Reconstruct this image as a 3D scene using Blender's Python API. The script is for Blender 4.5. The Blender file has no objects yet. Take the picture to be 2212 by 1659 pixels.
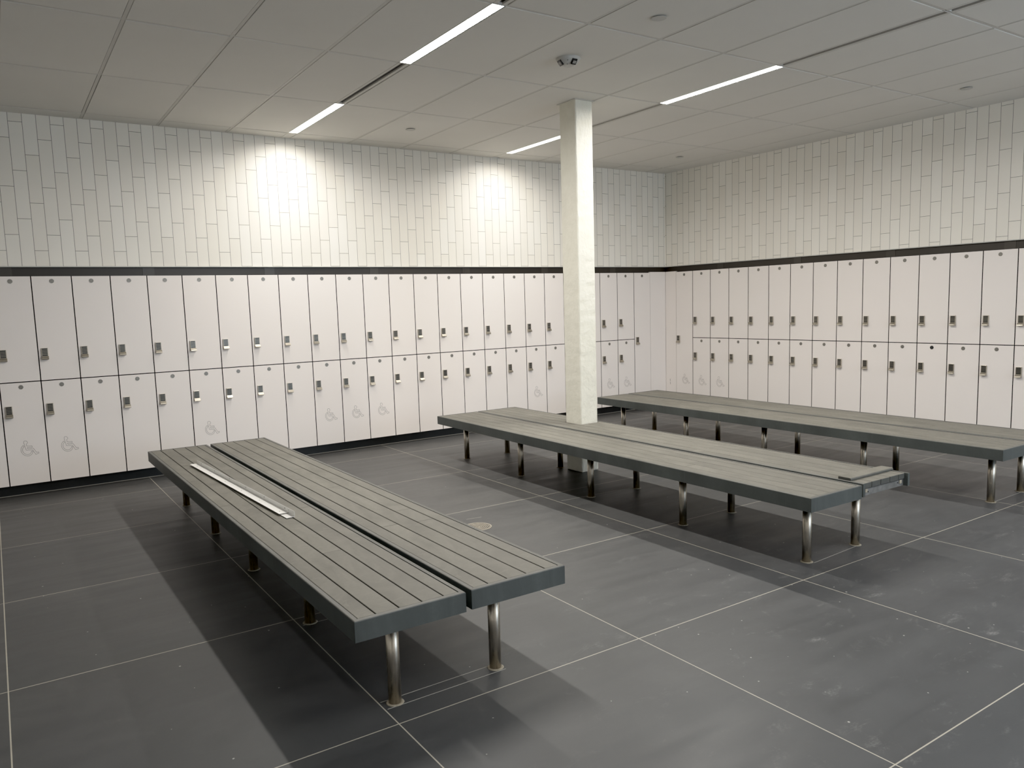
import bpy, bmesh, math, random
from mathutils import Matrix, Vector
random.seed(7)
C = bpy.context.scene.collection
PI = math.pi

# ------------------------------------------------------------------ materials
def new_mat(name):
    m = bpy.data.materials.new(name); m.use_nodes = True
    nt = m.node_tree
    return m, nt, nt.nodes['Principled BSDF'] if 'Principled BSDF' in nt.nodes else nt.nodes[0]

def lin(r, g, b):
    f = lambda c: c/12.92 if c <= .04045 else ((c+.055)/1.055)**2.4
    return (f(r/255), f(g/255), f(b/255), 1)

class N:
    """tiny helper to write node math"""
    def __init__(s, nt): s.nt = nt
    def node(s, t, **k):
        n = s.nt.nodes.new(t)
        for a, b in k.items(): setattr(n, a, b)
        return n
    def link(s, a, b): s.nt.links.new(a, b)
    def val(s, sock, v):
        if hasattr(v, 'is_output') or isinstance(v, bpy.types.NodeSocket): s.nt.links.new(v, sock)
        else: sock.default_value = v
    def m(s, op, a, b=0.0, c=0.0):
        n = s.node('ShaderNodeMath', operation=op)
        s.val(n.inputs[0], a); s.val(n.inputs[1], b); s.val(n.inputs[2], c)
        return n.outputs[0]
    def noise(s, vec, scale, detail=4, rough=.55, dist=0.0):
        n = s.node('ShaderNodeTexNoise'); n.inputs['Scale'].default_value = scale
        n.inputs['Detail'].default_value = detail; n.inputs['Roughness'].default_value = rough
        n.inputs['Distortion'].default_value = dist
        if vec is not None: s.link(vec, n.inputs['Vector'])
        return n.outputs[0]
    def ramp(s, fac, stops):
        n = s.node('ShaderNodeValToRGB'); e = n.color_ramp.elements
        while len(e) < len(stops): e.new(0.5)
        for k, (p, c) in enumerate(stops):
            e[k].position = p; e[k].color = c if len(c) == 4 else (*c, 1)
        s.link(fac, n.inputs[0]); return n.outputs[0]
    def mix(s, fac, a, b, bt='MIX'):
        n = s.node('ShaderNodeMix', data_type='RGBA', blend_type=bt)
        s.val(n.inputs[0], fac); s.val(n.inputs[6], a); s.val(n.inputs[7], b)
        return n.outputs[2]
    def maprange(s, v, a, b, c, d):
        n = s.node('ShaderNodeMapRange'); s.val(n.inputs[0], v)
        for k, x in enumerate((a, b, c, d)): n.inputs[k+1].default_value = x
        return n.outputs[0]
    def mapping(s, vec, scale=(1, 1, 1), rot=(0, 0, 0)):
        n = s.node('ShaderNodeMapping'); s.link(vec, n.inputs[0])
        n.inputs['Scale'].default_value = scale; n.inputs['Rotation'].default_value = rot
        return n.outputs[0]
    def bump(s, h, strength, dist, b):
        n = s.node('ShaderNodeBump'); n.inputs['Strength'].default_value = strength
        n.inputs['Distance'].default_value = dist; s.link(h, n.inputs['Height']); s.link(n.outputs[0], b.inputs['Normal'])

def plain(name, col, rough=.5, metal=0.0, spec=.5, vary=.04, scale=6.0):
    m, nt, b = new_mat(name); n = N(nt)
    tc = n.node('ShaderNodeTexCoord').outputs['Object']
    f = n.noise(tc, scale, 3)
    lo = tuple(c*(1-vary) for c in col[:3]) + (1,); hi = tuple(min(1, c*(1+vary)) for c in col[:3]) + (1,)
    n.link(n.ramp(f, [(.3, lo), (.7, hi)]), b.inputs['Base Color'])
    b.inputs['Roughness'].default_value = rough; b.inputs['Metallic'].default_value = metal
    b.inputs['Specular IOR Level'].default_value = spec
    return m

def tile_mat(name, axis, x0, w, sign):
    """vertical stacked tiles, one-third stagger; axis 0 = runs along x, 1 = along -y"""
    m, nt, b = new_mat(name); n = N(nt)
    pos = n.node('ShaderNodeNewGeometry').outputs['Position']
    sp = n.node('ShaderNodeSeparateXYZ'); n.link(pos, sp.inputs[0])
    a = sp.outputs[axis]
    u = n.m('DIVIDE', n.m('MULTIPLY', n.m('SUBTRACT', a, x0), sign), w)
    col = n.m('FLOOR', u); fu = n.m('SUBTRACT', u, col)
    v = n.m('DIVIDE', n.m('SUBTRACT', sp.outputs[2], n.m('MULTIPLY', col, .4/3)), .3995)
    v = n.m('ADD', v, VPH[axis]); row = n.m('FLOOR', v); fv = n.m('SUBTRACT', v, row)
    du = n.m('MULTIPLY', n.m('MINIMUM', fu, n.m('SUBTRACT', 1.0, fu)), w)
    dv = n.m('MULTIPLY', n.m('MINIMUM', fv, n.m('SUBTRACT', 1.0, fv)), .4)
    d = n.m('MINIMUM', du, dv)
    # bottom sill row: no joints in the lowest 8 mm
    g = n.maprange(d, .0013, .0021, 1, 0)
    cv = n.node('ShaderNodeCombineXYZ'); n.link(col, cv.inputs[0]); n.link(row, cv.inputs[1])
    wn = n.node('ShaderNodeTexWhiteNoise', noise_dimensions='3D'); n.link(cv.outputs[0], wn.inputs['Vector'])
    tint = n.ramp(wn.outputs['Value'], [(0, (.82, .78, .70)), (.5, (.85, .81, .73)), (1, (.87, .84, .77))])
    soft = n.noise(pos, 3.0, 3)
    tint = n.mix(n.maprange(soft, .3, .7, 0, .12), tint, (.66, .64, .60, 1))
    n.link(n.mix(g, tint, (.15, .145, .125, 1)), b.inputs['Base Color'])
    n.link(n.maprange(g, 0, 1, .38, .8), b.inputs['Roughness'])
    n.bump(n.m('SUBTRACT', 1.0, g), .35, .0015, b)
    b.inputs['Specular IOR Level'].default_value = .35
    return m
VPH = {0: 0.0, 1: 0.0}
# joint heights measured: left wall column just right of x=-7.671 has a joint at z=3.172
VPH[0] = -(3.172/.3995) % 1.0
# right wall column just past y=-3.945 has a joint at z=2.811
_k = 10
VPH[1] = -((2.811 - _k*.4/3)/.3995) % 1.0
M = {}
M['tile_left'] = tile_mat('white_wall_tile_long', 0, -7.671, .1022, 1)
M['tile_right'] = tile_mat('white_wall_tile_short', 1, -2.908, .1038, -1)
M['tile_other'] = plain('white_tile_rear', (.78, .77, .74, 1), .5)
M['door'] = plain('white_laminate', (.86, .80, .76, 1), .42, vary=.015, scale=1.2, spec=.4)
M['black'] = plain('black_carcass', (.004, .0035, .005, 1), .9, spec=.1)
M['plinth'] = plain('charcoal_plinth_tile', (.012, .014, .015, 1), .4, vary=.2)
M['caulk'] = plain('pale_grout', (.36, .35, .31, 1), .7)
M['bronze'] = plain('dark_bronze_band', (.014, .0095, .0050, 1), .45, vary=.15, scale=3)
M['bronze_patch'] = plain('lighter_bronze_patch', (.030, .024, .018, 1), .38, vary=.15)
M['sill'] = plain('pale_sill', (.45, .45, .42, 1), .4)
M['ceil'] = plain('ceiling_panel_white', (.70, .68, .635, 1), .85, vary=.02, scale=1.5)
M['tee'] = plain('ceiling_tee', (.57, .55, .51, 1), .6, vary=.03)
M['ceil_dark'] = plain('ceiling_reveal', (.03, .03, .028, 1), .9)
M['white_dev'] = plain('white_plastic', (.50, .49, .46, 1), .5)
M['device_gap'] = plain('shadow_gap', (.12, .12, .11, 1), .8)
M['black_glass'] = plain('black_window', (.008, .008, .01, 1), .15)
M['slot'] = plain('black_slot', (.008, .007, .006, 1), .7)
M['symbol'] = plain('engraved_symbol', (.10, .085, .075, 1), .7)
M['number'] = plain('number_disc', (.21, .20, .18, 1), .4, metal=.6, vary=.3, scale=120)
M['number_hole'] = plain('empty_number_hole', (.01, .012, .012, 1), .5)
M['lock'] = plain('satin_nickel', (.46, .42, .35, 1), .34, metal=.9, vary=.08, scale=30)
M['keypad'] = plain('black_keypad', (.012, .013, .013, 1), .35)
M['scuff'] = plain('black_scuff', (.02, .02, .02, 1), .7)
M['white_metal'] = plain('white_painted_metal', (.82, .81, .78, 1), .4, vary=.02)
M['screw'] = plain('steel_screw', (.3, .29, .28, 1), .4, metal=.8)
M['galv'] = plain('galvanised_angle', (.17, .17, .165, 1), .45, metal=.4, vary=.25, scale=25)
M['drain'] = plain('brass_steel_drain', (.42, .38, .31, 1), .4, metal=.5, vary=.15, scale=20)
M['drain_hole'] = plain('drain_hole', (.01, .01, .008, 1), .8)
M['pad'] = plain('sealant', (.28, .25, .19, 1), .8, vary=.2, scale=40)
M['glow_end'] = plain('fixture_end', (.6, .6, .58, 1), .5)

def steel_mat():
    m, nt, b = new_mat('brushed_stainless'); n = N(nt)
    tc = n.node('ShaderNodeTexCoord').outputs['Object']
    v = n.mapping(tc, (90, 90, 2.5)); f = n.noise(v, 2.0, 4)
    n.link(n.ramp(f, [(.3, (.50, .455, .385)), (.7, (.60, .55, .47))]), b.inputs['Base Color'])
    b.inputs['Metallic'].default_value = 1; n.link(n.maprange(f, .3, .7, .25, .36), b.inputs['Roughness'])
    return m
M['steel'] = steel_mat()

def plank_mat(name, a, c, rough, side):
    m, nt, b = new_mat(name); n = N(nt)
    pos = n.node('ShaderNodeNewGeometry')
    ri = pos.outputs['Random Per Island']
    tc = n.node('ShaderNodeTexCoord').outputs['Object']
    off = n.node('ShaderNodeVectorMath', operation='ADD'); n.link(tc, off.inputs[0])
    cb = n.node('ShaderNodeCombineXYZ'); n.link(n.m('MULTIPLY', ri, 37.0), cb.inputs[0]); n.link(n.m('MULTIPLY', ri, 19.0), cb.inputs[1])
    n.link(cb.outputs[0], off.inputs[1]); v = off.outputs[0]
    big = n.noise(n.mapping(v, (4, 1.6, 1)), 1.4, 6, .6, 1.2)
    fine = n.noise(v, 60, 5, .7)
    col = n.ramp(big, [(.33, tuple(x*.74 for x in a)), (.5, a), (.67, tuple(x*1.24 for x in a))])
    col = n.mix(n.maprange(fine, .35, .65, 0, .3), col, (*[x*.72 for x in a], 1))
    col = n.mix(n.maprange(ri, 0, 1, 0, .35), col, (*c, 1))
    # pale scuffs
    sc = n.noise(n.mapping(v, (7, 14, 1)), 1.0, 8, .72, 2.0)
    col = n.mix(n.maprange(sc, .58, .70, 0, .45), col, (*[min(1, x*1.5) for x in a], 1))
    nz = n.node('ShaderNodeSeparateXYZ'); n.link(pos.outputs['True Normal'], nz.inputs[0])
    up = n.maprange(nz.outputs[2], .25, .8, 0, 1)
    col = n.mix(up, n.mix(1.0, col, (*side, 1), 'MULTIPLY'), col)  # painted side shade and dark plank ends: colour multiplied down off the top
    n.link(col, b.inputs['Base Color']); b.inputs['Roughness'].default_value = rough
    b.inputs['Specular IOR Level'].default_value = .35
    n.bump(fine, .12, .002, b)
    return m
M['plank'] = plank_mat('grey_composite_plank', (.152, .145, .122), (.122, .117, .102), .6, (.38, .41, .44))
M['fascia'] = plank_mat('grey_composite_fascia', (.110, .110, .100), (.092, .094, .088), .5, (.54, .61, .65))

def pillar_mat():
    m, nt, b = new_mat('rough_white_paint'); n = N(nt)
    pos = n.node('ShaderNodeTexCoord').outputs['Object']
    f = n.noise(pos, 14, 6, .62); f2 = n.noise(n.mapping(pos, (1, 1, .35)), 45, 5, .6)
    n.link(n.ramp(f, [(.3, (.72, .70, .60)), (.7, (.78, .76, .66))]), b.inputs['Base Color'])
    b.inputs['Roughness'].default_value = .6
    n.bump(n.m('ADD', f, n.m('MULTIPLY', f2, .5)), .55, .012, b)
    return m
M['pillar'] = pillar_mat()

FO = (-6.8774, -5.3106); FS = 1.2016; FA = -.0118
def floor_mat():
    m, nt, b = new_mat('charcoal_floor_tile'); n = N(nt)
    pos = n.node('ShaderNodeNewGeometry').outputs['Position']
    sp = n.node('ShaderNodeSeparateXYZ'); n.link(pos, sp.inputs[0])
    dx = n.m('SUBTRACT', sp.outputs[0], FO[0]); dy = n.m('SUBTRACT', sp.outputs[1], FO[1])
    c, s = math.cos(FA), math.sin(FA)
    X = n.m('DIVIDE', n.m('ADD', n.m('MULTIPLY', dx, c), n.m('MULTIPLY', dy, s)), FS)
    Y = n.m('DIVIDE', n.m('SUBTRACT', n.m('MULTIPLY', dy, c), n.m('MULTIPLY', dx, s)), FS)
    iX = n.m('FLOOR', X); iY = n.m('FLOOR', Y); fX = n.m('SUBTRACT', X, iX); fY = n.m('SUBTRACT', Y, iY)
    d = n.m('MULTIPLY', n.m('MINIMUM', n.m('MINIMUM', fX, n.m('SUBTRACT', 1.0, fX)), n.m('MINIMUM', fY, n.m('SUBTRACT', 1.0, fY))), FS)
    wob = n.noise(pos, 30, 3)
    g = n.maprange(n.m('ADD', d, n.m('MULTIPLY', wob, .0008)), .0023, .0033, 1, 0)
    cv = n.node('ShaderNodeCombineXYZ'); n.link(iX, cv.inputs[0]); n.link(iY, cv.inputs[1])
    wn = n.node('ShaderNodeTexWhiteNoise', noise_dimensions='3D'); n.link(cv.outputs[0], wn.inputs['Vector'])
    add = n.node('ShaderNodeVectorMath', operation='MULTIPLY_ADD'); n.link(wn.outputs['Color'], add.inputs[0]); add.inputs[1].default_value = (9, 9, 9); n.link(pos, add.inputs[2])
    v = add.outputs[0]
    cloud = n.noise(v, 1.6, 6, .6, .8)
    streak = n.noise(n.mapping(v, (.9, 6, 1), (0, 0, .15)), 1.5, 5, .55, .3)
    base = n.ramp(cloud, [(.25, (.042, .0425, .0425)), (.5, (.055, .0553, .055)), (.75, (.071, .0708, .0695))])
    base = n.mix(n.maprange(streak, .35, .7, 0, .42), base, (.088, .0865, .083, 1))
    base = n.mix(n.maprange(wn.outputs['Value'], 0, 1, 0, .3), base, (.048, .053, .057, 1))
    base = n.mix(n.maprange(sp.outputs[1], -3.8, -6.2, 0, .9), base, n.mix(1.0, base, (.70, .75, .83, 1), 'MULTIPLY'))  # cool cast painted in: tile colour darker and bluer towards the near end
    # dusty scuffs and paint specks, thicker in the open part of the room
    px = n.m('SUBTRACT', sp.outputs[0], -4.4); py = n.m('SUBTRACT', sp.outputs[1], -6.0)
    dist = n.m('SQRT', n.m('ADD', n.m('MULTIPLY', px, px), n.m('MULTIPLY', n.m('MULTIPLY', py, py), 1.6)))
    mask = n.maprange(dist, .5, 2.6, 1, .08)
    sc = n.noise(n.mapping(pos, (3.2, 5.5, 1), (0, 0, .5)), 1.6, 9, .72, 1.4)
    patch = n.noise(pos, 4.5, 2)
    pm = n.m('MULTIPLY', n.maprange(sc, .54, .68, 0, 1), n.maprange(patch, .47, .58, 0, 1))
    tread = n.noise(n.mapping(pos, (60, 110, 1)), 1.0, 2)
    pm = n.m('MULTIPLY', n.m('MULTIPLY', pm, n.maprange(tread, .42, .58, .25, 1)), mask)
    base = n.mix(n.m('MULTIPLY', pm, .26), base, (.42, .42, .41, 1))
    vo = n.node('ShaderNodeTexVoronoi', voronoi_dimensions='2D'); vo.inputs['Scale'].default_value = 7; n.link(pos, vo.inputs['Vector'])
    vc = n.node('ShaderNodeSeparateColor'); n.link(vo.outputs['Color'], vc.inputs[0])
    rad = n.maprange(vc.outputs[1], 0, 1, .008, .030)
    spk = n.m('MULTIPLY', n.m('LESS_THAN', n.m('ADD', vo.outputs['Distance'], n.m('MULTIPLY', n.m('SUBTRACT', n.noise(pos, 260, 2), .5), .03)), rad), n.m('GREATER_THAN', n.m('ADD', vc.outputs[0], n.m('MULTIPLY', mask, .15)), .94))
    base = n.mix(n.m('MULTIPLY', spk, .8), base, (.5, .5, .46, 1))
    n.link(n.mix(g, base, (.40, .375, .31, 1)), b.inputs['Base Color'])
    n.link(n.maprange(streak, .3, .7, .42, .56), b.inputs['Roughness'])
    b.inputs['Specular IOR Level'].default_value = .45
    n.bump(n.m('SUBTRACT', n.m('MULTIPLY', cloud, .3), g), .12, .0015, b)
    return m
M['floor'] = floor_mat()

def emit_mat(name, col, st):
    m, nt, b = new_mat(name)
    b.inputs['Base Color'].default_value = (.8, .8, .8, 1)
    b.inputs['Emission Color'].default_value = (*col, 1); b.inputs['Emission Strength'].default_value = st
    return m
LIGHT = 4.0; POWER = 42.0; POWER_FILL = 16.0
M['lens'] = emit_mat('lit_white_lens', (1.0, .93, .82), LIGHT)
M['lens_fill'] = emit_mat('lit_fill_lens', (1.0, .97, .93), LIGHT)
M['daylight'] = emit_mat('cool_fill_pane', (.62, .80, 1.0), 3.0)

# ------------------------------------------------------------------ mesh helpers
def box(bm, a, b, bev=0.0, mi=0, mat=None, segs=2):
    x0, y0, z0 = (min(a[i], b[i]) for i in range(3)); x1, y1, z1 = (max(a[i], b[i]) for i in range(3))
    vs = [bm.verts.new(p) for p in ((x0,y0,z0),(x1,y0,z0),(x1,y1,z0),(x0,y1,z0),(x0,y0,z1),(x1,y0,z1),(x1,y1,z1),(x0,y1,z1))]
    fs = [bm.faces.new([vs[i] for i in f]) for f in ((0,3,2,1),(4,5,6,7),(0,1,5,4),(1,2,6,5),(2,3,7,6),(3,0,4,7))]
    for f in fs: f.material_index = mi
    if bev > 0:
        es = list({e for f in fs for e in f.edges})
        r = bmesh.ops.bevel(bm, geom=es, offset=bev, segments=segs, profile=.5, affect='EDGES', material=-1)
        vs = list({v for f in r['faces'] for v in f.verts} | {v for v in vs if v.is_valid})
        for f in r['faces']: f.material_index = mi
    if mat is not None: bmesh.ops.transform(bm, matrix=mat, verts=[v for v in vs if v.is_valid])

def cyl(bm, c, r, z0, z1, n=32, mi=0, r2=None, cap=True):
    r2 = r if r2 is None else r2
    lo = [bm.verts.new((c[0]+r*math.cos(2*PI*k/n), c[1]+r*math.sin(2*PI*k/n), z0)) for k in range(n)]
    hi = [bm.verts.new((c[0]+r2*math.cos(2*PI*k/n), c[1]+r2*math.sin(2*PI*k/n), z1)) for k in range(n)]
    for k in range(n):
        f = bm.faces.new((lo[k], lo[(k+1)%n], hi[(k+1)%n], hi[k])); f.material_index = mi; f.smooth = True
    if cap:
        bm.faces.new(lo[::-1]).material_index = mi; bm.faces.new(hi).material_index = mi

def ring(bm, c, r0, r1, z0, z1, a0=0, a1=2*PI, n=48, mi=0):
    full = abs(a1-a0-2*PI) < 1e-6; cnt = n if full else n+1
    L = []
    for k in range(cnt):
        a = a0+(a1-a0)*k/n; co, si = math.cos(a), math.sin(a)
        L.append([bm.verts.new((c[0]+r*co, c[1]+r*si, z)) for r, z in ((r0,z0),(r1,z0),(r1,z1),(r0,z1))])
    for k in range(n):
        p, q = L[k], L[(k+1) % cnt]
        for i in range(4):
            f = bm.faces.new((p[i], q[i], q[(i+1)%4], p[(i+1)%4])); f.material_index = mi
    if not full:
        bm.faces.new(L[0]).material_index = mi; bm.faces.new(L[-1][::-1]).material_index = mi

def prism(bm, prof, x0, x1, mi=0):
    """profile given as (y,z) list, extruded along x"""
    a = [bm.verts.new((x0, y, z)) for y, z in prof]; b = [bm.verts.new((x1, y, z)) for y, z in prof]
    n = len(prof)
    for k in range(n): bm.faces.new((a[k], a[(k+1)%n], b[(k+1)%n], b[k])).material_index = mi
    bm.faces.new(a[::-1]).material_index = mi; bm.faces.new(b).material_index = mi

def obj(name, bm, mats, parent=None, loc=(0,0,0), rotz=0.0, kind=None):
    bmesh.ops.recalc_face_normals(bm, faces=bm.faces[:])
    me = bpy.data.meshes.new(name); bm.to_mesh(me); bm.free()
    for m in (mats if isinstance(mats, (list, tuple)) else [mats]): me.materials.append(m)
    o = bpy.data.objects.new(name, me); C.objects.link(o)
    o.location = loc; o.rotation_euler = (0, 0, rotz)
    if parent is not None: o.parent = parent
    if kind: o['kind'] = kind
    return o

def tag(o, label, cat, group=None):
    o['label'] = label; o['category'] = cat
    if group: o['group'] = group
    return o

def thing(name, label, cat, loc=(0,0,0), rotz=0.0, group=None):
    o = bpy.data.objects.new(name, None); C.objects.link(o)
    o.location = loc; o.rotation_euler = (0, 0, rotz); o.empty_display_size = .05
    return tag(o, label, cat, group)

def dup(root, loc, rotz, label, group=None, skip=()):
    r = root.copy(); C.objects.link(r); r.location = loc; r.rotation_euler = (0, 0, rotz); r['label'] = label
    if group: r['group'] = group
    for ch in list(root.children):
        if ch.name.split('.')[0] in skip: continue
        c = ch.copy(); C.objects.link(c); c.parent = r
        for g in list(ch.children):
            d = g.copy(); C.objects.link(d); d.parent = c
    return r

# ------------------------------------------------------------------ key dimensions
CAM = (-8.034983, -7.794661, 1.532996)
W = .305; XL = .2997; YR = .5005
HT, HM, HB = 1.893, .9922, .101
TRT = 1.966                # top of the dark band
ZC = 3.243                 # ceiling
X0, Y0 = -10.6, -10.8      # far sides of the room behind the camera

# ------------------------------------------------------------------ setting
bm = bmesh.new(); box(bm, (X0, Y0, -.1), (.6, .6, 0))
# thin cut joints at the bench feet and by the drain
def strip(x0, y0, x1, y1, w=.0028):
    d = Vector((x1-x0, y1-y0, 0)); L = d.length; a = math.atan2(d.y, d.x)
    box(bm, (0, -w/2, -.001), (L, w/2, .0006), mi=1, mat=Matrix.Translation((x0, y0, 0)) @ Matrix.Rotation(a, 4, 'Z'))
for y in (-5.126, -5.19): strip(-6.866, y, -6.32, y-.004)
strip(-6.85, -4.212, -6.32, -4.218); strip(-4.19, -5.212, -3.70, -5.19); strip(-4.42, -3.167, -3.72, -3.215)
strip(-4.40, -2.236, -3.68, -2.211); strip(-5.255, -3.13, -5.137, -3.145); strip(-2.10, -5.24, -1.62, -5.24)
obj('floor', bm, [M['floor'], M['caulk']], kind='structure')

bm = bmesh.new()
box(bm, (X0, .02, TRT+.009), (.6, .6, 3.4)); box(bm, (X0, .45, 0), (.6, .6, TRT+.009))
obj('wall_left', bm, M['tile_left'], kind='structure')
bm = bmesh.new()
box(bm, (.02, Y0, TRT+.009), (.6, .02, 3.4)); box(bm, (.45, Y0, 0), (.6, .45, TRT+.009))
obj('wall_right', bm, M['tile_right'], kind='structure')
bm = bmesh.new(); box(bm, (X0-.2, Y0, 0), (X0, .6, 3.4)); obj('wall_rear_left', bm, M['tile_other'], kind='structure')
# rear wall with an added unseen window, its pane glowing as cool fill
bm = bmesh.new()
for a, b in (((X0-.2, 0), (-4.4, 3.4)), ((-.6, 0), (.6, 3.4)), ((-4.4, 0), (-.6, .6)), ((-4.4, 2.6), (-.6, 3.4))):
    box(bm, (a[0], Y0-.2, a[1]), (b[0], Y0, b[1]))
obj('wall_rear', bm, M['tile_other'], kind='structure')
bm = bmesh.new(); box(bm, (-4.4, Y0-.14, .6), (-.6, Y0-.12, 2.6)); w_ = obj('added_window_1', bm, M['daylight'], kind='structure')
bm = bmesh.new()
for x in (-4.4, -3.15, -1.9, -.66): box(bm, (x, Y0-.12, .6), (x+.06, Y0-.05, 2.6), .004)
for z in (.6, 2.54): box(bm, (-4.4, Y0-.12, z), (-.6, Y0-.05, z+.06), .004)
obj('added_window_frame', bm, M['white_dev'], parent=w_)

# dark bronze band and pale sill between lockers and tiles
bm = bmesh.new()
box(bm, (X0, .03, HT-.01), (.03, .06, TRT), mi=0)
box(bm, (X0, .004, TRT), (.03, .06, TRT+.009), .002, mi=1)
for x in (-8.95, -7.80, -6.68, -5.56, -4.42, -3.25, -2.1, -.96): box(bm, (x-.05, .027, HT), (x+.05, .031, TRT-.002), mi=2)  # raised patches of slightly lighter bronze at even spacing
obj('trim_1', bm, [M['bronze'], M['sill'], M['bronze_patch']], kind='structure')
bm = bmesh.new()
box(bm, (.03, Y0, HT-.01), (.06, .03, TRT), mi=0)
box(bm, (.004, Y0, TRT), (.06, .03, TRT+.009), .002, mi=1)
for y in (-.95, -2.1, -3.23, -4.38, -5.5): box(bm, (.027, y-.05, HT), (.031, y+.05, TRT-.002), mi=2)
obj('trim_2', bm, [M['bronze'], M['sill'], M['bronze_patch']], kind='structure')
# toe kicks
bm = bmesh.new()
box(bm, (X0, .1, 0), (.4, .44, HB-.002), mi=0)
box(bm, (X0, .0955, 0), (.1, .1005, .0035), mi=1)
obj('baseboard_left', bm, [M['plinth'], M['caulk']], kind='structure')
bm = bmesh.new()
box(bm, (.1, Y0, 0), (.44, .1, HB-.002), mi=0)
box(bm, (.0955, Y0, 0), (.1005, .1, .0035), mi=1)
obj('baseboard_right', bm, [M['plinth'], M['caulk']], kind='structure')

# ------------------------------------------------------------------ ceiling (own frame, slightly rotated)
CO = (-7.1699, -2.6733); CA = -.016; SX, SY = .6152, 1.2321
CH = (1.805, 4.327); CW = .044          # centres and half width of the light channels
bm = bmesh.new()
TW = .012; REC = .009
box(bm, (-6.5, -11.0, ZC+REC+.012), (8.6, 4.2, ZC+.1), mi=2)
rnd = random.Random(3)
for i in range(-9, 13):
    for j in range(-8, 4):
        xa, xb = i*SX+TW, (i+1)*SX-TW; ya, yb = j*SY+TW, (j+1)*SY-TW
        segs = [(xa, xb)]
        if j >= -6:
            for c in CH + ((-.72, 6.75) if j == -5 else ()):
                ns = []
                for a, b in segs:
                    if b <= c-CW or a >= c+CW: ns.append((a, b))
                    else:
                        if a < c-CW-.01: ns.append((a, c-CW-.001))
                        if b > c+CW+.01: ns.append((c+CW+.001, b))
                segs = ns
        for a, b in segs:
            dz = rnd.uniform(-.0006, .0006); e = [rnd.choice((.0004, .0008, .0012, .0016, .003)) for _ in range(4)]
            box(bm, (a+e[0], ya+e[1], ZC+dz), (b-e[2], yb-e[3], ZC+REC+.014), .0015, mi=0, segs=1)
# tees, flush a little above the panel faces, broken at the light channels
for i in range(-9, 14):
    x = i*SX
    if any(abs(x-c) < CW+.004 for c in CH): continue
    box(bm, (x-TW+.001, -11, ZC+.0022), (x+TW-.001, 4.2, ZC+REC+.014), mi=1)
for j in range(-8, 5):
    y = j*SY
    xs = [-6.4] + [v for c in CH for v in (c-CW, c+CW)] + [8.5]
    for a, b in zip(xs[0::2], xs[1::2]): box(bm, (a, y-TW+.001, ZC+.0026), (b, y+TW-.001, ZC+REC+.014), mi=1)
obj('ceiling', bm, [M['ceil'], M['tee'], M['ceil_dark']], loc=(*CO, 0), rotz=CA, kind='structure')
def cw(X, Y, z=0.0):
    c, s = math.cos(CA), math.sin(CA)
    return (CO[0]+c*X-s*Y, CO[1]+s*X+c*Y, z)

# light fixtures and slot vents sharing the two channels
def light(x, j, label, mat='lens', length=SY, power=None, spread=179):
    t = thing('linear_ceiling_light', label, 'light', cw(x, (j+.5)*SY, ZC), CA, 'recessed linear lights')
    L = length/2-.006; w = CW
    bm = bmesh.new()
    for s in (-1, 1): box(bm, (s*w, -L, -.001), (s*(w-.004), L, .05), .0008)
    for s in (-1, 1): box(bm, (-w+.004, s*L, -.001), (w-.004, s*(L-.004), .05), .0008)
    box(bm, (-w+.004, -L+.004, .045), (w-.004, L-.004, .05))
    obj('housing', bm, M['glow_end'], t)
    bm = bmesh.new(); box(bm, (-w+.0045, -L+.0045, .010), (w-.0045, L-.0045, .014)); obj('lens', bm, M[mat], t)
    ld = bpy.data.lights.new('strip_lamp', 'AREA'); ld.shape = 'RECTANGLE'; ld.size = 2*w-.012; ld.size_y = 2*L-.012
    ld.energy = power if power else POWER_FILL if mat == 'lens_fill' else POWER; ld.color = (1.0, .955, .88) if mat == 'lens' else (1.0, .97, .94); ld.spread = math.radians(spread)
    lo = bpy.data.objects.new('strip_lamp', ld); C.objects.link(lo); lo.parent = t; lo.location = (0, 0, .006)
    return t
light(CH[0], 1, 'lit linear ceiling strip nearest the long tiled wall, left channel', power=16.5, spread=162)
light(CH[0], -1, 'large lit linear ceiling strip at top centre of the view')
light(CH[1], 1, 'short-looking lit ceiling strip just left of the white pillar', power=15.0, spread=162)
light(CH[1], -1, 'lit linear ceiling strip right of the white pillar')
for x, j, w_ in ((CH[0], -4, 'left channel'), (CH[1], -4, 'right channel'), (CH[0], -6, 'left channel, farther back'), (CH[1], -6, 'right channel, farther back'), (-.72, -5, 'left of both channels'), (6.75, -5, 'near the short wall')):  # unseen lamps added behind the camera to fill walls and floor
    light(x, j, 'added fill light in the unseen ceiling behind the camera, ' + w_, 'lens_fill', power={-.72: 30.0, 6.75: 58.0}.get(x))
def vent(x, j, label):
    t = thing('linear_air_vent', label, 'vent', cw(x, (j+.5)*SY, ZC), CA, 'linear slot vents')
    L = SY/2-.004; w = CW
    bm = bmesh.new()
    box(bm, (-w, -L, 0), (-w+.024, L, .03), .001); box(bm, (w-.026, -L, 0), (w, L, .03), .001)
    for s in (-1, 1): box(bm, (-w+.024, s*L, 0), (w-.026, s*(L-.008), .03), .001)
    obj('frame', bm, M['tee'], t)
    bm = bmesh.new(); box(bm, (-w+.024, -L+.008, .012), (w-.026, L-.008, .03))
    obj('slot', bm, M['slot'], t)
vent(CH[0], 0, 'black slot vent between the two left lit ceiling strips')
vent(CH[0], -2, 'black slot vent past the top centre lit strip, at frame top')
vent(CH[1], 0, 'black slot vent directly right of the pillar top')
vent(CH[1], -2, 'long black slot vent at upper right ceiling')
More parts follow.
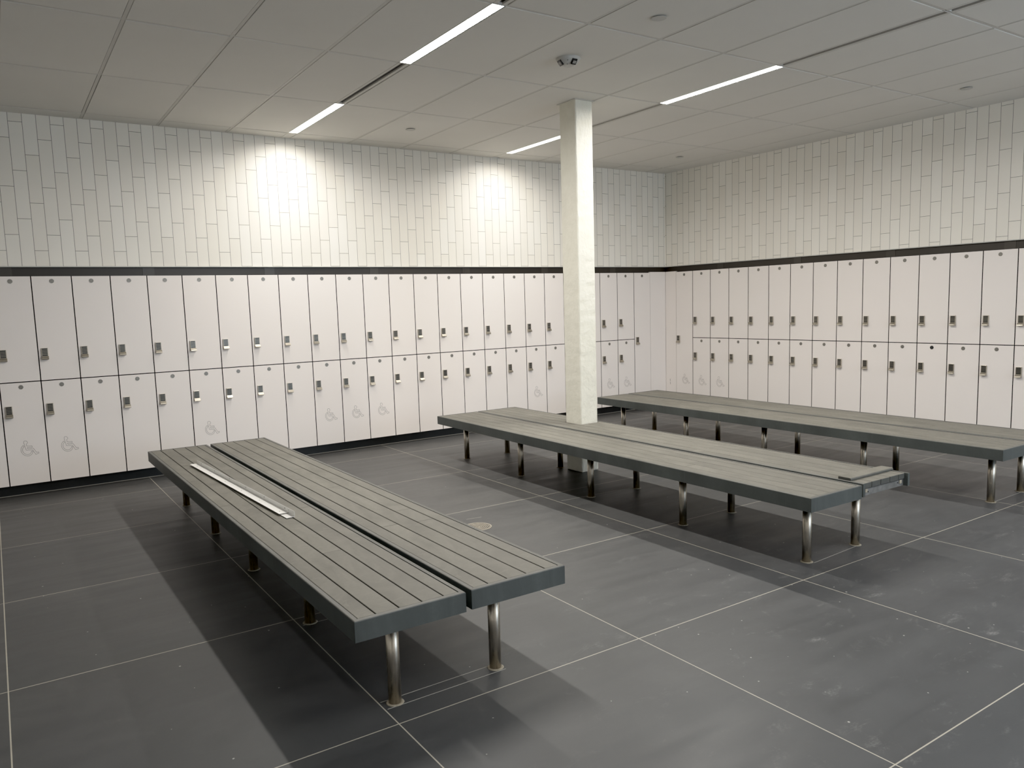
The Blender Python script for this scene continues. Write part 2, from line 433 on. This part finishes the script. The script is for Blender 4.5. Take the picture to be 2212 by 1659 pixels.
for x, n_ in zip(CH, ('left', 'right')):
    for j in (-3, -5): vent(x, j, 'slot vent out of view above the camera, %s channel, %s' % (n_, 'nearer' if j == -3 else 'farther'))
    bm = bmesh.new(); L = .13
    box(bm, (-CW, -.0, .0), (CW, .24, .01), .001)
    t = obj('channel_cover', bm, M['ceil'], loc=cw(x, 2*SY+.006, ZC), rotz=CA)
    tag(t, 'white blank cover between the %s lit ceiling strip and the wall' % n_, 'cover')

# sprinkler cover plates
for (x, y), lb in zip([(-4.415, -4.245), (-4.385, -.89), (-.76, -.99), (-.845, -4.355)],
        ['white round sprinkler cover near the top edge, right of centre', 'white round sprinkler cover above the long tiled wall, left of pillar',
         'white round sprinkler cover deep in the corner, right of pillar', 'white round sprinkler cover at far right above the short wall']):
    t = thing('ceiling_sprinkler_cover', lb, 'sprinkler', (x, y, ZC), 0, 'concealed sprinkler covers')
    bm = bmesh.new(); cyl(bm, (0, 0), .032, -.007, .0, mi=0); obj('neck', bm, M['device_gap'], t)
    bm = bmesh.new(); cyl(bm, (0, 0), .046, -.0085, -.006); obj('cover_plate', bm, M['white_dev'], t)

# round sensor with two black windows
t = thing('ceiling_sensor', 'round white ceiling sensor with two black windows above the pillar', 'sensor', (-4.40, -3.345, ZC), math.radians(-50))
bm = bmesh.new()
prof = [(.084, 0), (.086, -.006), (.083, -.014), (.070, -.032), (.052, -.046), (.030, -.054), (.0, -.056)]
n = 48; rings = [[bm.verts.new((r*math.cos(2*PI*k/n), r*math.sin(2*PI*k/n), z)) for k in range(n)] for r, z in prof[:-1]]
for a, b in zip(rings, rings[1:]):
    for k in range(n): f = bm.faces.new((a[k], b[k], b[(k+1)%n], a[(k+1)%n])); f.smooth = True
bm.faces.new(rings[-1]); obj('housing', bm, M['white_dev'], t)
for s in (-1, 1):
    a = math.radians(-90 + s*48)
    mt = Matrix.Rotation(a, 4, 'Z') @ Matrix.Translation((.064, 0, -.036)) @ Matrix.Rotation(math.radians(-50), 4, 'Y')
    bm = bmesh.new(); box(bm, (-.021, -.021, -.008), (.021, .021, .004), .003, mat=mt)
    w = obj('sensor_window', bm, M['black_glass'], t)
    bm = bmesh.new()
    for q in (-.008, .001, .010): box(bm, (-.012, q-.0025, -.0095), (.008, q+.0025, -.007), mat=mt)
    obj('lens_rib', bm, M['white_dev'], w)
for x, y in ((.0, -.045), (.01, -.075), (-.02, -.06)):
    bm = bmesh.new(); cyl(bm, (x, y), .003, -.052 if abs(y) < .05 else -.034, -.03); obj('pin_hole', bm, M['black_glass'], t)

# ------------------------------------------------------------------ pillar
PX0, PX1, PY0, PY1 = -3.662, -3.468, -2.517, -2.298
t = thing('pillar', 'rough white painted square pillar rising through the middle bench', 'pillar', ((PX0+PX1)/2, (PY0+PY1)/2, 0), math.radians(.6))
hx, hy = (PX1-PX0)/2, (PY1-PY0)/2
bm = bmesh.new()
box(bm, (-hx, -hy, 0), (hx, hy, ZC+.03), .012, segs=3)
es = [e for e in bm.edges if abs(e.verts[0].co.z-e.verts[1].co.z) > 1]
bmesh.ops.subdivide_edges(bm, edges=es, cuts=60)
rp = random.Random(5)
for v in bm.verts:
    if .02 < v.co.z < ZC-.02:
        v.co.x += rp.uniform(-.0011, .0011); v.co.y += rp.uniform(-.0011, .0011)
obj('shaft', bm, M['pillar'], t)
bm = bmesh.new()
for a, b in (((-hx-.014, -hy-.014), (hx+.014, -hy+.004)), ((-hx-.014, hy-.004), (hx+.014, hy+.014)), ((-hx-.014, -hy), (-hx+.004, hy)), ((hx-.004, -hy), (hx+.014, hy))):
    box(bm, (*a, ZC-.005), (*b, ZC+.004), .001)
obj('ceiling_collar', bm, M['tee'], t)

# ------------------------------------------------------------------ lockers
G = .0035
def isa_bm():
    """outline wheelchair symbol, built from the engraved line"""
    bm = bmesh.new()
    S = 1/417*.132; X = .130/465
    def fix(p): return ((p[0]-567)*X, -((p[1]+.13*(p[0]-567))-504)*S)
    def ribbon(pts, closed, w=.0022):
        P = [Vector(p) for p in pts]; n = len(P); L, R = [], []
        for k in range(n):
            a = P[k-1] if (k > 0 or closed) else P[k]; b = P[(k+1) % n] if (k < n-1 or closed) else P[k]
            d1 = (P[k]-a).normalized() if (P[k]-a).length > 1e-9 else None; d2 = (b-P[k]).normalized() if (b-P[k]).length > 1e-9 else None
            d1 = d1 or d2; d2 = d2 or d1
            nn = (Vector((-d1.y, d1.x))+Vector((-d2.y, d2.x)))
            nn = nn.normalized() if nn.length > 1e-6 else Vector((-d1.y, d1.x))
            k_ = min(2.0, 1/max(.5, nn.dot(Vector((-d1.y, d1.x)))))
            L.append(P[k]+nn*w/2*k_); R.append(P[k]-nn*w/2*k_)
        a = [bm.verts.new((p.x, -.0005, p.y)) for p in L]; b = [bm.verts.new((p.x, -.0005, p.y)) for p in R]
        for k in range(n if closed else n-1):
            q = (k+1) % n; bm.faces.new((a[k], a[q], b[q], b[k]))
    body = []
    for k in range(13):
        an = math.radians(200 + k*(160/12+1.5)); body.append((475+50*math.cos(an), 338+46*math.sin(an)))
    body += [(524, 352), (492, 382), (497, 440), (635, 427), (638, 463), (512, 477), (505, 492), (520, 512), (662, 490), (742, 608), (788, 592), (800, 628), (716, 664), (640, 540), (472, 550), (427, 355)]
    ribbon([fix(p) for p in body], True)
    wh = []
    for k in range(29):
        an = math.radians(237 - k*(237-8)/28); wh.append((492+157*math.cos(an), 556+157*math.sin(an)))
    for k in range(29):
        an = math.radians(0 + 8 + k*(237-8-0)/28); wh.append((494+117*math.cos(an), 556+117*math.sin(an)))
    ribbon([fix(p) for p in wh], True)
    return bm
ISA = isa_bm()
me_isa = bpy.data.meshes.new('wheelchair_symbol'); ISA.to_mesh(me_isa); ISA.free(); me_isa.materials.append(M['symbol'])

def make_lock(parent, z, x=-W/2+.049):
    """z = middle of lock; local frame: x right, -y out of the door"""
    bm = bmesh.new(); box(bm, (-.0255, -.014, -.05), (.0255, 0, .05), .0025)
    L = obj('lock', bm, M['lock'], parent, (x, 0, z))
    bm = bmesh.new(); box(bm, (-.0205, -.0155, -.018), (.0205, -.013, .0455), .0008)
    for k in range(5):
        pass
    obj('keypad', bm, M['keypad'], L)
    bm = bmesh.new()
    for k in range(4): box(bm, (-.021, -.0168, -.018+.0127*(k+1)-.0013), (.021, -.0150, -.018+.0127*(k+1)+.0013))
    obj('keypad_bar', bm, M['lock'], L)
    bm = bmesh.new()
    prism(bm, [(-.012, -.020), (-.017, -.021), (-.034, -.038), (-.036, -.044), (-.031, -.050), (-.012, -.050)], -.0265, .0265)
    bmesh.ops.bevel(bm, geom=bm.edges[:], offset=.0018, segments=2, affect='EDGES')
    obj('pull_tab', bm, M['lock'], L)
    return L

def make_locker(label, z0, z1, lock_z, plate_z, isa):
    t = thing('locker', label, 'locker', (0, 0, 0))
    h = z1-z0
    bm = bmesh.new(); box(bm, (-W/2+.0005, .020, .0), (W/2-.0005, .42, h-.0005)); obj('cabinet_body', bm, M['black'], t)
    bm = bmesh.new(); box(bm, (-W/2+G, 0, G), (W/2-G, .0195, h-G), .0006, segs=1)
    bm.normal_update(); bmesh.ops.recalc_face_normals(bm, faces=bm.faces[:])
    for f in bm.faces: f.material_index = 0 if f.normal.y < -.9 else 1
    obj('door', bm, [M['door'], M['black']], t)
    make_lock(t, lock_z-z0)
    bm = bmesh.new(); cyl(bm, (0, 0), .0185, 0, .0022, 28)
    bmesh.ops.rotate(bm, verts=bm.verts, matrix=Matrix.Rotation(PI/2, 3, 'X'))
    pl = obj('number_plate', bm, M['number'], t, (.0, .0005, plate_z-z0))
    if isa is not None:
        s = bpy.data.objects.new('wheelchair_symbol', me_isa); C.objects.link(s); s.parent = t; s.location = (isa, -.0003, .414-z0)
    return t
protos = {
 'up': make_locker('p', HM, HT, 1.224, 1.8475, None),
 'lo': make_locker('p', HB, HM, .742, .9495, None),
 'loi': make_locker('p', HB, HM, .742, .9495, .018),
 'full': make_locker('p', HB, HT, .967, 1.8475, None),
 'fulli': make_locker('p', HB, HT, .967, 1.8475, .028)}
Z0 = {'up': HM, 'lo': HB, 'loi': HB, 'full': HB, 'fulli': HB}
used = {}
def place(kind, x, y, rot, label, group):
    if kind not in used:
        o = protos[kind]; used[kind] = 1; o.location = (x, y, Z0[kind]); o.rotation_euler = (0, 0, rot); o['label'] = label; o['group'] = group
    else: o = dup(protos[kind], (x, y, Z0[kind]), rot, label, group)
    return o
ORD = ['zeroth', 'first', 'second', 'third', 'fourth', 'fifth', 'sixth', 'seventh', 'eighth', 'ninth', 'tenth', 'eleventh', 'twelfth', 'thirteenth',
       'fourteenth', 'fifteenth', 'sixteenth', 'seventeenth', 'eighteenth', 'nineteenth', 'twentieth']
pending = []
ISA_L = {-1, 0, 4, 8, 9, 10, 17, 21, 22}
for k in range(-5, 23):
    cx = -(XL+(24-k)*W)+W/2
    vis = -2 if k >= -2 else None
    wheres = []
    for tier in (0, 1):
        first = -1 if tier == 0 else -2
        if k < first: w_ = 'long wall, %s beyond the photo\'s left edge' % ORD[first-k]
        elif k <= 8: w_ = '%s %s column from the photo\'s left edge, long wall' % (ORD[k-first+1], ('upper', 'lower')[tier])
        elif k <= 18: w_ = '%s column left of the pillar, long wall' % ORD[19-k]
        elif k == 19: w_ = 'hidden directly behind the pillar, long wall'
        elif k == 20: w_ = 'mostly hidden by the pillar, sliver showing on its right'
        else: w_ = '%s full column right of the pillar, long wall' % ORD[k-20]
        wheres.append(w_)
    where = wheres[1]
    pending.append(('up', cx, 0, 0, 'white upper locker, ' + wheres[0], 'upper lockers on the long wall'))
    if k in ISA_L: pending.append(('loi', cx, 0, 0, 'white lower locker with wheelchair symbol, ' + where, 'lower lockers on the long wall'))
    else: pending.append(('lo', cx, 0, 0, 'white lower locker, ' + where, 'lower lockers on the long wall'))
pending.append(('full', -XL-W/2, 0, 0, 'full-height white locker at the corner end of the long wall', 'full-height corner lockers'))
pending.append(('fulli', 0, -(YR-W/2), -PI/2, 'full-height white locker with wheelchair symbol beside the corner, short wall', 'full-height corner lockers'))
for k in range(0, 17):
    cy = -(YR+k*W+W/2)
    where = ('%s column right of the corner locker, short wall' % ORD[k+1]) if k < 14 else '%s column past the photo\'s right edge, short wall' % ORD[k-13]
    pending.append(('up', 0, cy, -PI/2, 'white upper locker, ' + where, 'upper lockers on the short wall'))
    lk = 'white lower locker with wheelchair symbol, ' if k in (0, 1) else ('lower locker with empty black number hole, ' if k == 10 else 'white lower locker, ')
    pending.append(('loi' if k in (0, 1) else 'lo', 0, cy, -PI/2, lk + where, 'lower lockers on the short wall'))
rl = random.Random(11)
first_done = set(); later = []
# copies are taken before the prototypes get any individual look
for p in pending:
    if p[0] not in first_done: first_done.add(p[0]); later.append(p)
    else:
        o = dup(protos[p[0]], (p[1], p[2], Z0[p[0]]), p[3], p[4], p[5])
        for ch in o.children:
            if ch.name.startswith('number_plate'):
                ch.rotation_euler.y = rl.uniform(0, 6)
                if 'empty black number' in p[4]:
                    ch.name = 'number_hole'
                    me = ch.data.copy(); me.materials[0] = M['number_hole']; ch.data = me
                    ch['label'] = 'empty black number hole'
            if ch.name.startswith('lock'): ch.rotation_euler = (rl.uniform(-.02, .02), 0, rl.uniform(-.03, .03))
for p in later:
    o = protos[p[0]]; o.location = (p[1], p[2], Z0[p[0]]); o.rotation_euler = (0, 0, p[3]); o['label'] = p[4]; o['group'] = p[5]

# corner fillers
bm = bmesh.new(); box(bm, (-XL+.0012, .001, HB), (-.0005, .42, TRT-.066), .001)
tag(obj('filler_panel', bm, M['door']), 'plain white filler panel on the long wall, left side of the corner', 'panel')
t = thing('filler_panel', 'narrow white filler panel right of the corner with small black mark', 'panel', (0, 0, 0))
bm = bmesh.new(); box(bm, (.001, -.0005, HB), (.42, -(YR-W)+.0012, TRT-.066), .001); obj('panel', bm, M['door'], t)
bm = bmesh.new()
for y, z in ((-.079, .385), (-.081, .342)):
    prism(bm, [(y-.0035, z-.016), (y+.0015, z-.018), (y+.004, z+.014), (y-.001, z+.018)], .0005, .0012)
s = obj('scuff_mark', bm, M['scuff'], t)

# ------------------------------------------------------------------ benches
ZB, ZF = .44, .361
def bench(name_label, xf, xn, y0=-1.09, y1=-5.325, w=.455, slats=(.02, .092, .185, .279, .370, .435), legs=(), group='slatted benches in pairs',
          notch=None, open_end=False, leglab=None, seed=1):
    """xf/xn: x of the left edge at far (y0) and near (y1) end. local frame: origin left-far corner, +X right, -Y towards camera"""
    ang = math.atan2(xn-xf, -(y1-y0))*1.0
    t = thing('bench', name_label, 'bench', (xf, y0, 0), ang, group)
    L = (y0-y1)/math.cos(ang); r = random.Random(seed)
    # fascia boards round the deck
    bm = bmesh.new(); T = .0195
    Ls = L
    def rail(p0, p1, q0, q1):
        # mitred board: outer edge p0-p1, inner edge q0-q1, rounded upper outer arris
        r_ = .004
        vs = []
        for (ox, oy), (ix, iy) in ((p0, q0), (p1, q1)):
            d = Vector((ix-ox, iy-oy)); f_ = r_/T
            a = Vector((ox, oy)) + d*f_; b_ = Vector((ox, oy)) + d*f_*.3
            vs.append([bm.verts.new(v) for v in ((ox, oy, ZF), (ox, oy, ZB-r_), (b_.x, b_.y, ZB-r_*.3), (a.x, a.y, ZB), (ix, iy, ZB), (ix, iy, ZF))])
        for k in range(6): bm.faces.new((vs[0][k], vs[0][(k+1) % 6], vs[1][(k+1) % 6], vs[1][k]))
        bm.faces.new(vs[0][::-1]); bm.faces.new(vs[1])
    e = .0004
    if open_end:
        rail((0, -e), (0, -Ls), (T, -T-e), (T, -Ls)); rail((w, -e), (w, -Ls-.015), (w-T, -T-e), (w-T, -Ls-.015))
    else:
        rail((0, -e), (0, -Ls+e), (T, -T-e), (T, -Ls+T+e)); rail((w, -e), (w, -Ls+e), (w-T, -T-e), (w-T, -Ls+T+e))
        rail((e, -L), (w-e, -L), (T+e, -L+T), (w-T-e, -L+T))
    rail((e, 0), (w-e, 0), (T+e, -T), (w-T-e, -T))
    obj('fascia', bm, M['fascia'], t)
    # deck planks
    bm = bmesh.new(); g = .0022
    for k in range(5):
        xa, xb = slats[k]+g, slats[k+1]-g
        ya = -T-.002; ye = -L+T+.002 if not open_end else -L+.004
        cuts = sorted([ya, ye] + [-(r.uniform(.8, L-.8)) for _ in range(2)], reverse=True)
        segs = [(a, b) for a, b in zip(cuts, cuts[1:]) if a-b > .02]
        for a, b in segs:
            parts = [(xa, xb, a, b)]
            if notch:
                nx0, nx1, ny0, ny1 = notch; np_ = []
                for (p, q, s0, s1) in parts:
                    if q <= nx0 or p >= nx1 or s1 >= ny0 or s0 <= ny1: np_.append((p, q, s0, s1)); continue
                    if s0 > ny0: np_.append((p, q, s0, ny0))
                    if s1 < ny1: np_.append((p, q, ny1, s1))
                    m0, m1 = min(s0, ny0), max(s1, ny1)
                    if p < nx0-.004: np_.append((p, nx0, m0, m1))
                    if q > nx1+.004: np_.append((nx1, q, m0, m1))
                parts = np_
            for (p, q, s0, s1) in parts: box(bm, (p, s0-.0004, ZB-.035), (q, s1+.0004, ZB-.0008+r.uniform(-.0003, .0003)), .0016, segs=1)
    obj('seat_deck', bm, M['plank'], t)
    # steel rails carrying the planks
    bm = bmesh.new()
    for xx in (.07, w-.11):
        if notch and xx > .3: segs = [(-.03, notch[2]+.02), (notch[3]-.02, -L+.03)]
        else: segs = [(-.03, -L+.03)]
        for a, b in segs: box(bm, (xx, a, ZB-.075), (xx+.04, b, ZB-.036))
    if name_label.startswith('left'): box(bm, (w-.06, -.03, ZF-.008), (w+.014, -L+.03, ZF-.003))  # added flange under the gap, blocks light between the bench halves
    obj('support_rail', bm, M['galv'] if open_end else M['black'], t)
    for (lx, ly) in legs:
        # world leg position -> local
        dx, dy = lx-xf, ly-y0; c, s = math.cos(ang), math.sin(ang)
        X, Y = c*dx + s*dy, -s*dx + c*dy
        bm = bmesh.new(); cyl(bm, (0, 0), .0255, .0, ZB-.0755, 40)
        lg = obj('leg', bm, M['steel'], t, (X, Y, 0))
        bm = bmesh.new(); cyl(bm, (0, 0), .036, 0, .003, 32, r2=.032)
        obj('foot_seal', bm, M['pad'], lg)
    return t, ang, L
LY = (-1.295, -2.262, -3.225, -4.20, -5.16)
LYn = (-1.262, -2.245, -3.222, -4.205, -5.172)
b1a = bench('left half of the front bench, carrying the white metal angle', -6.992, -7.036, legs=[(x, y) for x, y in zip((-6.77, -6.785, -6.797, -6.808, -6.818), (-1.296, -2.27, -3.22, -4.195, -5.158))], seed=3)
b1b = bench('right half of the front bench, next to the round floor drain', -6.507, -6.553, w=.455, slats=(.02, .090, .180, .274, .368, .435),
            legs=[(x, y) for x, y in zip((-6.30, -6.312, -6.324, -6.336, -6.346), (-1.296, -2.27, -3.22, -4.195, -5.155))], seed=4)
b2a = bench('left half of the middle bench, complete end board', -4.331, -4.414, y1=-5.34, w=.463, slats=(.02, .092, .187, .281, .373, .443), legs=[(-4.093, -1.242), (-4.13, -2.229), (-4.158, -3.218), (-4.183, -4.205), (-4.203, -5.172)], seed=5)
A2 = math.atan2(-3.914+3.852, 4.25)
def loc2(x, y, xf=-3.852, y0=-1.09, ang=None):
    ang = A2 if ang is None else ang
    dx, dy = x-xf, y-y0; c, s = math.cos(ang), math.sin(ang); return c*dx+s*dy, -s*dx+c*dy
n0 = loc2(PX0-.006, PY1+.008); n1 = loc2(PX1+.006, PY0-.006)
b2b = bench('right half of the middle bench, cut round the pillar, end board missing', -3.852, -3.914, y1=-5.335, w=.457, notch=(n0[0]-.003, n1[0]+.003, n0[1], n1[1]),
            legs=[(-3.628, -1.277), (-3.66, -2.2), (-3.70, -3.25), (-3.695, -4.21), (-3.714, -5.17)], open_end=True, seed=6)
b3a = bench('left half of the rear bench by the short locker wall', -2.269, -2.364, y0=-1.13, y1=-5.405, w=.46, legs=[(-2.04, -1.31), (-2.055, -2.27), (-2.07, -3.25), (-2.085, -4.24), (-2.10, -5.225)], seed=7)
b3b = bench('right half of the rear bench, nearest the short locker wall', -1.79, -1.882, y0=-1.13, y1=-5.405, w=.46, legs=[(-1.55, -1.31), (-1.575, -2.28), (-1.595, -3.27), (-1.61, -4.25), (-1.628, -5.225)], seed=8)

# exposed angle under the open end of the middle bench
t2 = b2b[0]; L2 = b2b[2]
bm = bmesh.new(); box(bm, (.012, -L2+.012, ZB-.078), (.436, -L2+.018, ZB-.0365), .0008); box(bm, (.012, -L2+.012, ZB-.041), (.436, -L2+.06, ZB-.0362), .0008)
ea = obj('end_angle', bm, M['galv'], t2)
bm = bmesh.new()
for x, z in ((.045, ZB-.05), (.40, ZB-.052)):
    me = Matrix.Translation((x, -L2+.0115, z)) @ Matrix.Rotation(PI/2, 4, 'X')
    box(bm, (-.012, -.010, -.001), (.012, .012, .005), .003, mat=me)
obj('adhesive_blob', bm, M['pad'], ea)
bm = bmesh.new()
for x, z in ((.066, ZB-.058), (.372, ZB-.053)): box(bm, (x-.003, -L2+.010, z-.003), (x+.003, -L2+.0125, z+.003))
obj('screw_hole', bm, M['black'], ea)

# loose end board lying on the middle bench
mt = math.atan2(-5.2525+5.246, .44)
t = thing('loose_board', 'loose grey end board lying across the open end of the middle bench', 'board', (-3.902, -5.250, ZB+.0005), math.radians(-.6))
bm = bmesh.new()
prism(bm, [(0, 0), (0, .009), (.003, .0145), (.008, .0155), (.078, .0155), (.081, .0135), (.081, 0)], 0, .442)
obj('board', bm, M['plank'], t)

# white metal angle lying on the front bench
dirv = Vector((-6.782+6.853, -3.84+1.965)); Lc = dirv.length; az = math.atan2(dirv.y, dirv.x)
t = thing('metal_angle', 'long white L-shaped metal angle lying on the front bench', 'angle', (-6.855, -1.962, ZB+.0008), az + PI/2)
# local: -Y along the length, +X to the right; vertical flange on +X side
def angle_part(name, y0, y1, x0, x1, z0, h, th=.0018):
    bm = bmesh.new()
    box(bm, (x0, -y0, z0), (x1, -y1, z0+th), .0004, segs=1)
    box(bm, (x1-th, -y0, z0), (x1, -y1, z0+h), .0004, segs=1)
    return obj(name, bm, M['white_metal'], t)
o1 = angle_part('outer_angle', .0, Lc, .006, .052, .002, .030)
o2 = angle_part('inner_angle', .0, Lc-.085, -.002, .049, .009, .0255)
bm = bmesh.new()
for k in range(6):
    y = -.12-k*(Lc-.25)/5
    cyl(bm, (.018, y), .003, .0108, .0118, 12)
    box(bm, (.0455, y-.003, .022), (.0475, y+.003, .028))
obj('screw', bm, M['screw'], o2)

# floor drain
t = thing('floor_drain', 'round metal floor drain beside the front bench', 'drain', (-5.292, -3.340, 0), .3)
bm = bmesh.new(); cyl(bm, (0, 0), .090, .0, .0012, 48); base = obj('drain_base', bm, M['drain_hole'], t)
bm = bmesh.new(); ring(bm, (0, 0), .088, .098, 0, .0026); ring(bm, (0, 0), .078, .083, 0, .0022); obj('rim', bm, M['drain'], t)
bm = bmesh.new()
for r_ in (.012, .025, .038, .051, .064): ring(bm, (0, 0), r_, r_+.0065, .001, .0024)
for k in range(8):
    a = k*PI/4; box(bm, (0, -.003, .001), (.082, .003, .0024), mat=Matrix.Rotation(a, 4, 'Z'))
obj('grate', bm, M['drain'], t)

# ------------------------------------------------------------------ world, camera
wd = bpy.data.worlds.new('World'); bpy.context.scene.world = wd; wd.use_nodes = True
bg = wd.node_tree.nodes.get('Background') or wd.node_tree.nodes.new('ShaderNodeBackground')
bg.inputs[0].default_value = (.7, .8, 1, 1); bg.inputs[1].default_value = .3

cd = bpy.data.cameras.new('camera'); co = bpy.data.objects.new('camera', cd); C.objects.link(co)
cd.sensor_width = 36; cd.sensor_fit = 'HORIZONTAL'; cd.lens = 1671.98/2212*36
cd.shift_x = 14.553/2212; cd.shift_y = 19.339/2212; cd.clip_start = .05; cd.clip_end = 60
R = ((0.8262128959, -0.5624919403, -0.0312260748), (0.0903443811, 0.0775830150, 0.9928840660), (0.5560666718, 0.8231547199, -0.1149180737))
mw = Matrix.Identity(4)
for i in range(3):
    mw[i][0] = R[0][i]; mw[i][1] = R[1][i]; mw[i][2] = -R[2][i]; mw[i][3] = CAM[i]
co.matrix_world = mw
sc = bpy.context.scene; sc.camera = co
sc.view_settings.view_transform = 'Standard'; sc.view_settings.look = 'None'
sc.view_settings.exposure = 0.75; sc.view_settings.gamma = 1.08
sc.view_settings.use_curve_mapping = True
cm = sc.view_settings.curve_mapping; cm.white_level = (3, 3, 3); cm.black_level = (.003, .003, .003)
c_ = cm.curves[3]
c_.points[0].location = (0, 0); c_.points[1].location = (1, 1)
for a, b in ((.1, .305), (.2, .55), (.333, .74), (.5, .845), (.667, .91)): c_.points.new(a, b)
cm.update()
sc.cycles.max_bounces = 8; sc.cycles.diffuse_bounces = 6
